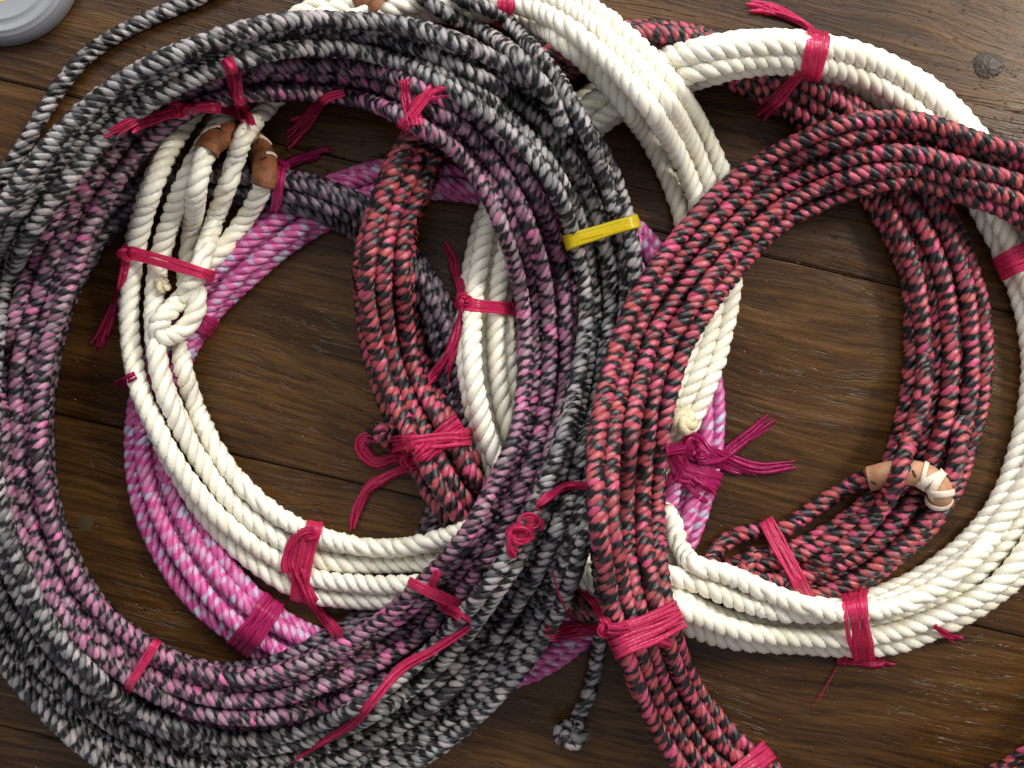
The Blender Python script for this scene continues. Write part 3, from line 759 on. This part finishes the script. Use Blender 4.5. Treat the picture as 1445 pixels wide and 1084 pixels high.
# magenta coil
t = band(mag, 365, 880, 34, MG, n=8); t = band(mag, 290, 458, 26, MG, n=6)
tail(t, [(192,530),(176,538),(160,548)], [8, 10, 14], 6, mat=MG)
t = band(mag, 975, 668, 26, MG, n=7)
knot(t, 985, 640, 24, MG, seed=3)
tail(t, [(940,634),(980,632),(1030,652),(1075,664),(1126,660)], [16, 16, 20, 16, 18], 16, mat=MG)
tail(t, [(985,652),(1018,644),(1052,618),(1094,588)], [12, 14, 18, 18], 11, mat=MG)
tail(t, [(950,640),(964,664),(986,686),(1010,704)], [18, 28, 30, 26], 16, mat=MG)
tail(t, [(1000,640),(975,620),(958,660),(948,690)], [14, 12, 20, 30], 12, mat=MG)
# dark mauve coil
t = band(mau, 392, 268, 14, MG, n=5)
knot(t, 398, 236, 18, MG, seed=1); tail(t, [(398,234),(420,226),(446,218),(470,213)], [7, 9, 11, 14], 8, mat=MG)
# purple coil
t = band(pur, 335, 108, 14, PK, n=5, tilt=0.1)
tail(t, [(318,82),(326,96),(332,126),(342,150),(350,168),(356,184)], [14, 16, 14, 14, 16, 16], 10, fw=2.4)
tail(t, [(350,168),(322,156),(288,152),(258,154),(240,150)], [14, 14, 14, 14, 12], 11, fw=2.2)
knot(t, 254, 154, 26, PK, seed=4); tail(t, [(254,156),(220,164),(180,178),(146,200)], [12, 16, 22, 26], 13)
tail(t, [(486,130),(462,138),(440,160),(424,180),(398,204)], [6, 10, 16, 20, 20], 11)
tail(t, [(452,150),(440,160),(420,166),(406,170)], [8, 10, 10, 12], 6)
t = band(pur, 590, 150, 15, PK, n=5, tilt=0.2)
tail(t, [(570,112),(572,134),(578,160),(586,184)], [14, 16, 16, 26], 10, fw=2.4)
tail(t, [(588,176),(588,152),(604,138),(636,132)], [14, 12, 12, 10], 8, fw=2.4)
t = band(pur, 196, 946, 12, PK, n=4)
t = band(pur, 634, 848, 14, PK, n=5, tilt=-0.3)
tail(t, [(618,806),(610,828),(624,852),(648,868),(666,880)], [10, 12, 14, 16, 10], 10, fw=2.4)
tail(t, [(660,884),(612,916),(566,942),(530,982),(498,1020),(450,1052),(398,1082)], [8, 8, 13, 10, 8, 10, 12], 10)
for q_ in range(5):
    a_ = q_*1.25+0.4; cx_, cy_ = 738+10*math.cos(a_*2), 748+12*math.sin(a_*1.7)
    lp = [(cx_+(9+q_*1.5)*math.cos(a_+v_)*1.1, cy_+(8+q_)*math.sin(a_+v_)*(0.7+0.1*q_)) for v_ in np.linspace(0, 4.6+0.3*q_, 9)]
    fibres('curl', lp, 4, [4, 6, 5, 4], PK, t, lift=2+q_*2.0, fw=1.3, seed=q_)
tail(t, [(828,684),(800,686),(772,700),(758,714),(770,722)], [10, 10, 9, 9, 10], 8)
tail(t, [(738,742),(724,752),(722,776),(732,788)], [12, 12, 12, 12], 7); tail(t, [(742,736),(756,734),(764,742),(752,750)], [10, 12, 12, 8], 7)
# red ring
t = band(rd2, 606, 622, 22, PK, n=7, tilt=0.35)
knot(t, 580, 648, 24, PK, seed=5)
tail(t, [(654,602),(622,622),(596,642),(570,660)], [34, 26, 18, 12], 14, fw=2.4)
tail(t, [(578,652),(560,646),(530,652),(512,636),(514,622),(536,622),(552,640)], [12, 14, 18, 20, 18, 14, 10], 13)
tail(t, [(574,656),(572,630),(584,612),(576,650)], [8, 10, 10, 8], 7)
tail(t, [(574,660),(544,674),(518,690),(502,722),(498,752)], [8, 10, 10, 10, 12], 9)
t = band(rd2, 1120, 806, 22, PK, n=6, tilt=-0.12)
# big red coil
t = band(rdr, 912, 888, 46, PK, n=10, tilt=-0.1)
knot(t, 856, 886, 22, PK, seed=6); tail(t, [(858,886),(880,886),(912,888),(954,892)], [8, 22, 34, 44], 16, lift=3.0, ragged=0.05, fw=2.4); tail(t, [(862,886),(836,886),(800,890),(762,894)], [12, 16, 22, 28], 15)
tail(t, [(858,884),(850,866),(840,846),(824,826)], [10, 14, 20, 24], 12); tail(t, [(846,882),(812,880),(790,844),(776,800),(760,780)], [1, 2, 2, 2, 2], 2, fw=0.5)
t = band(rdr, 1040, 1098, 30, PK, n=7, tilt=0.25)
# grey coil
t = band(gry, 838, 330, 18, YL, n=3, zmin=30, tilt=-0.05)
if t: t['label'] = 'yellow plastic tape tie'

# ------------------------------------------------------------------ the grey plastic tub
def lathe(name, prof, seg, mat, parent):
    V = []; F = []
    for r, z in prof:
        for j in range(seg):
            t = 2*math.pi*j/seg; V.append((r*S*math.cos(t), r*S*math.sin(t), z*S))
    for i in range(len(prof)-1):
        for j in range(seg): F.append((i*seg+j, i*seg+(j+1) % seg, (i+1)*seg+(j+1) % seg, (i+1)*seg+j))
    return mesh_obj(name, V, F, mat, parent)
tub = thing('plastic_tub', 'round grey plastic tub with yellow printed lid at the table corner', 'tub', loc=W((7, -43, 0.2)))
lathe('body', [(100, 0), (108, 1), (109.5, 3), (107, 20), (105.5, 22)], 72, M['tubgrey'], tub)
lathe('lid', [(105.4, 22), (104.6, 24.5), (103, 26), (99, 27.4), (98.2, 29.4), (96.4, 29.6), (95.4, 27.6), (84, 29.2), (82.6, 30.8), (80.6, 30.8), (79.2, 27), (77.6, 26.4), (60, 26.4), (0.1, 26.4)], 72, M['tubgrey'], tub)
lathe('print', [(56, 26.7), (40, 26.8)], 72, M['tubyellow'], tub)
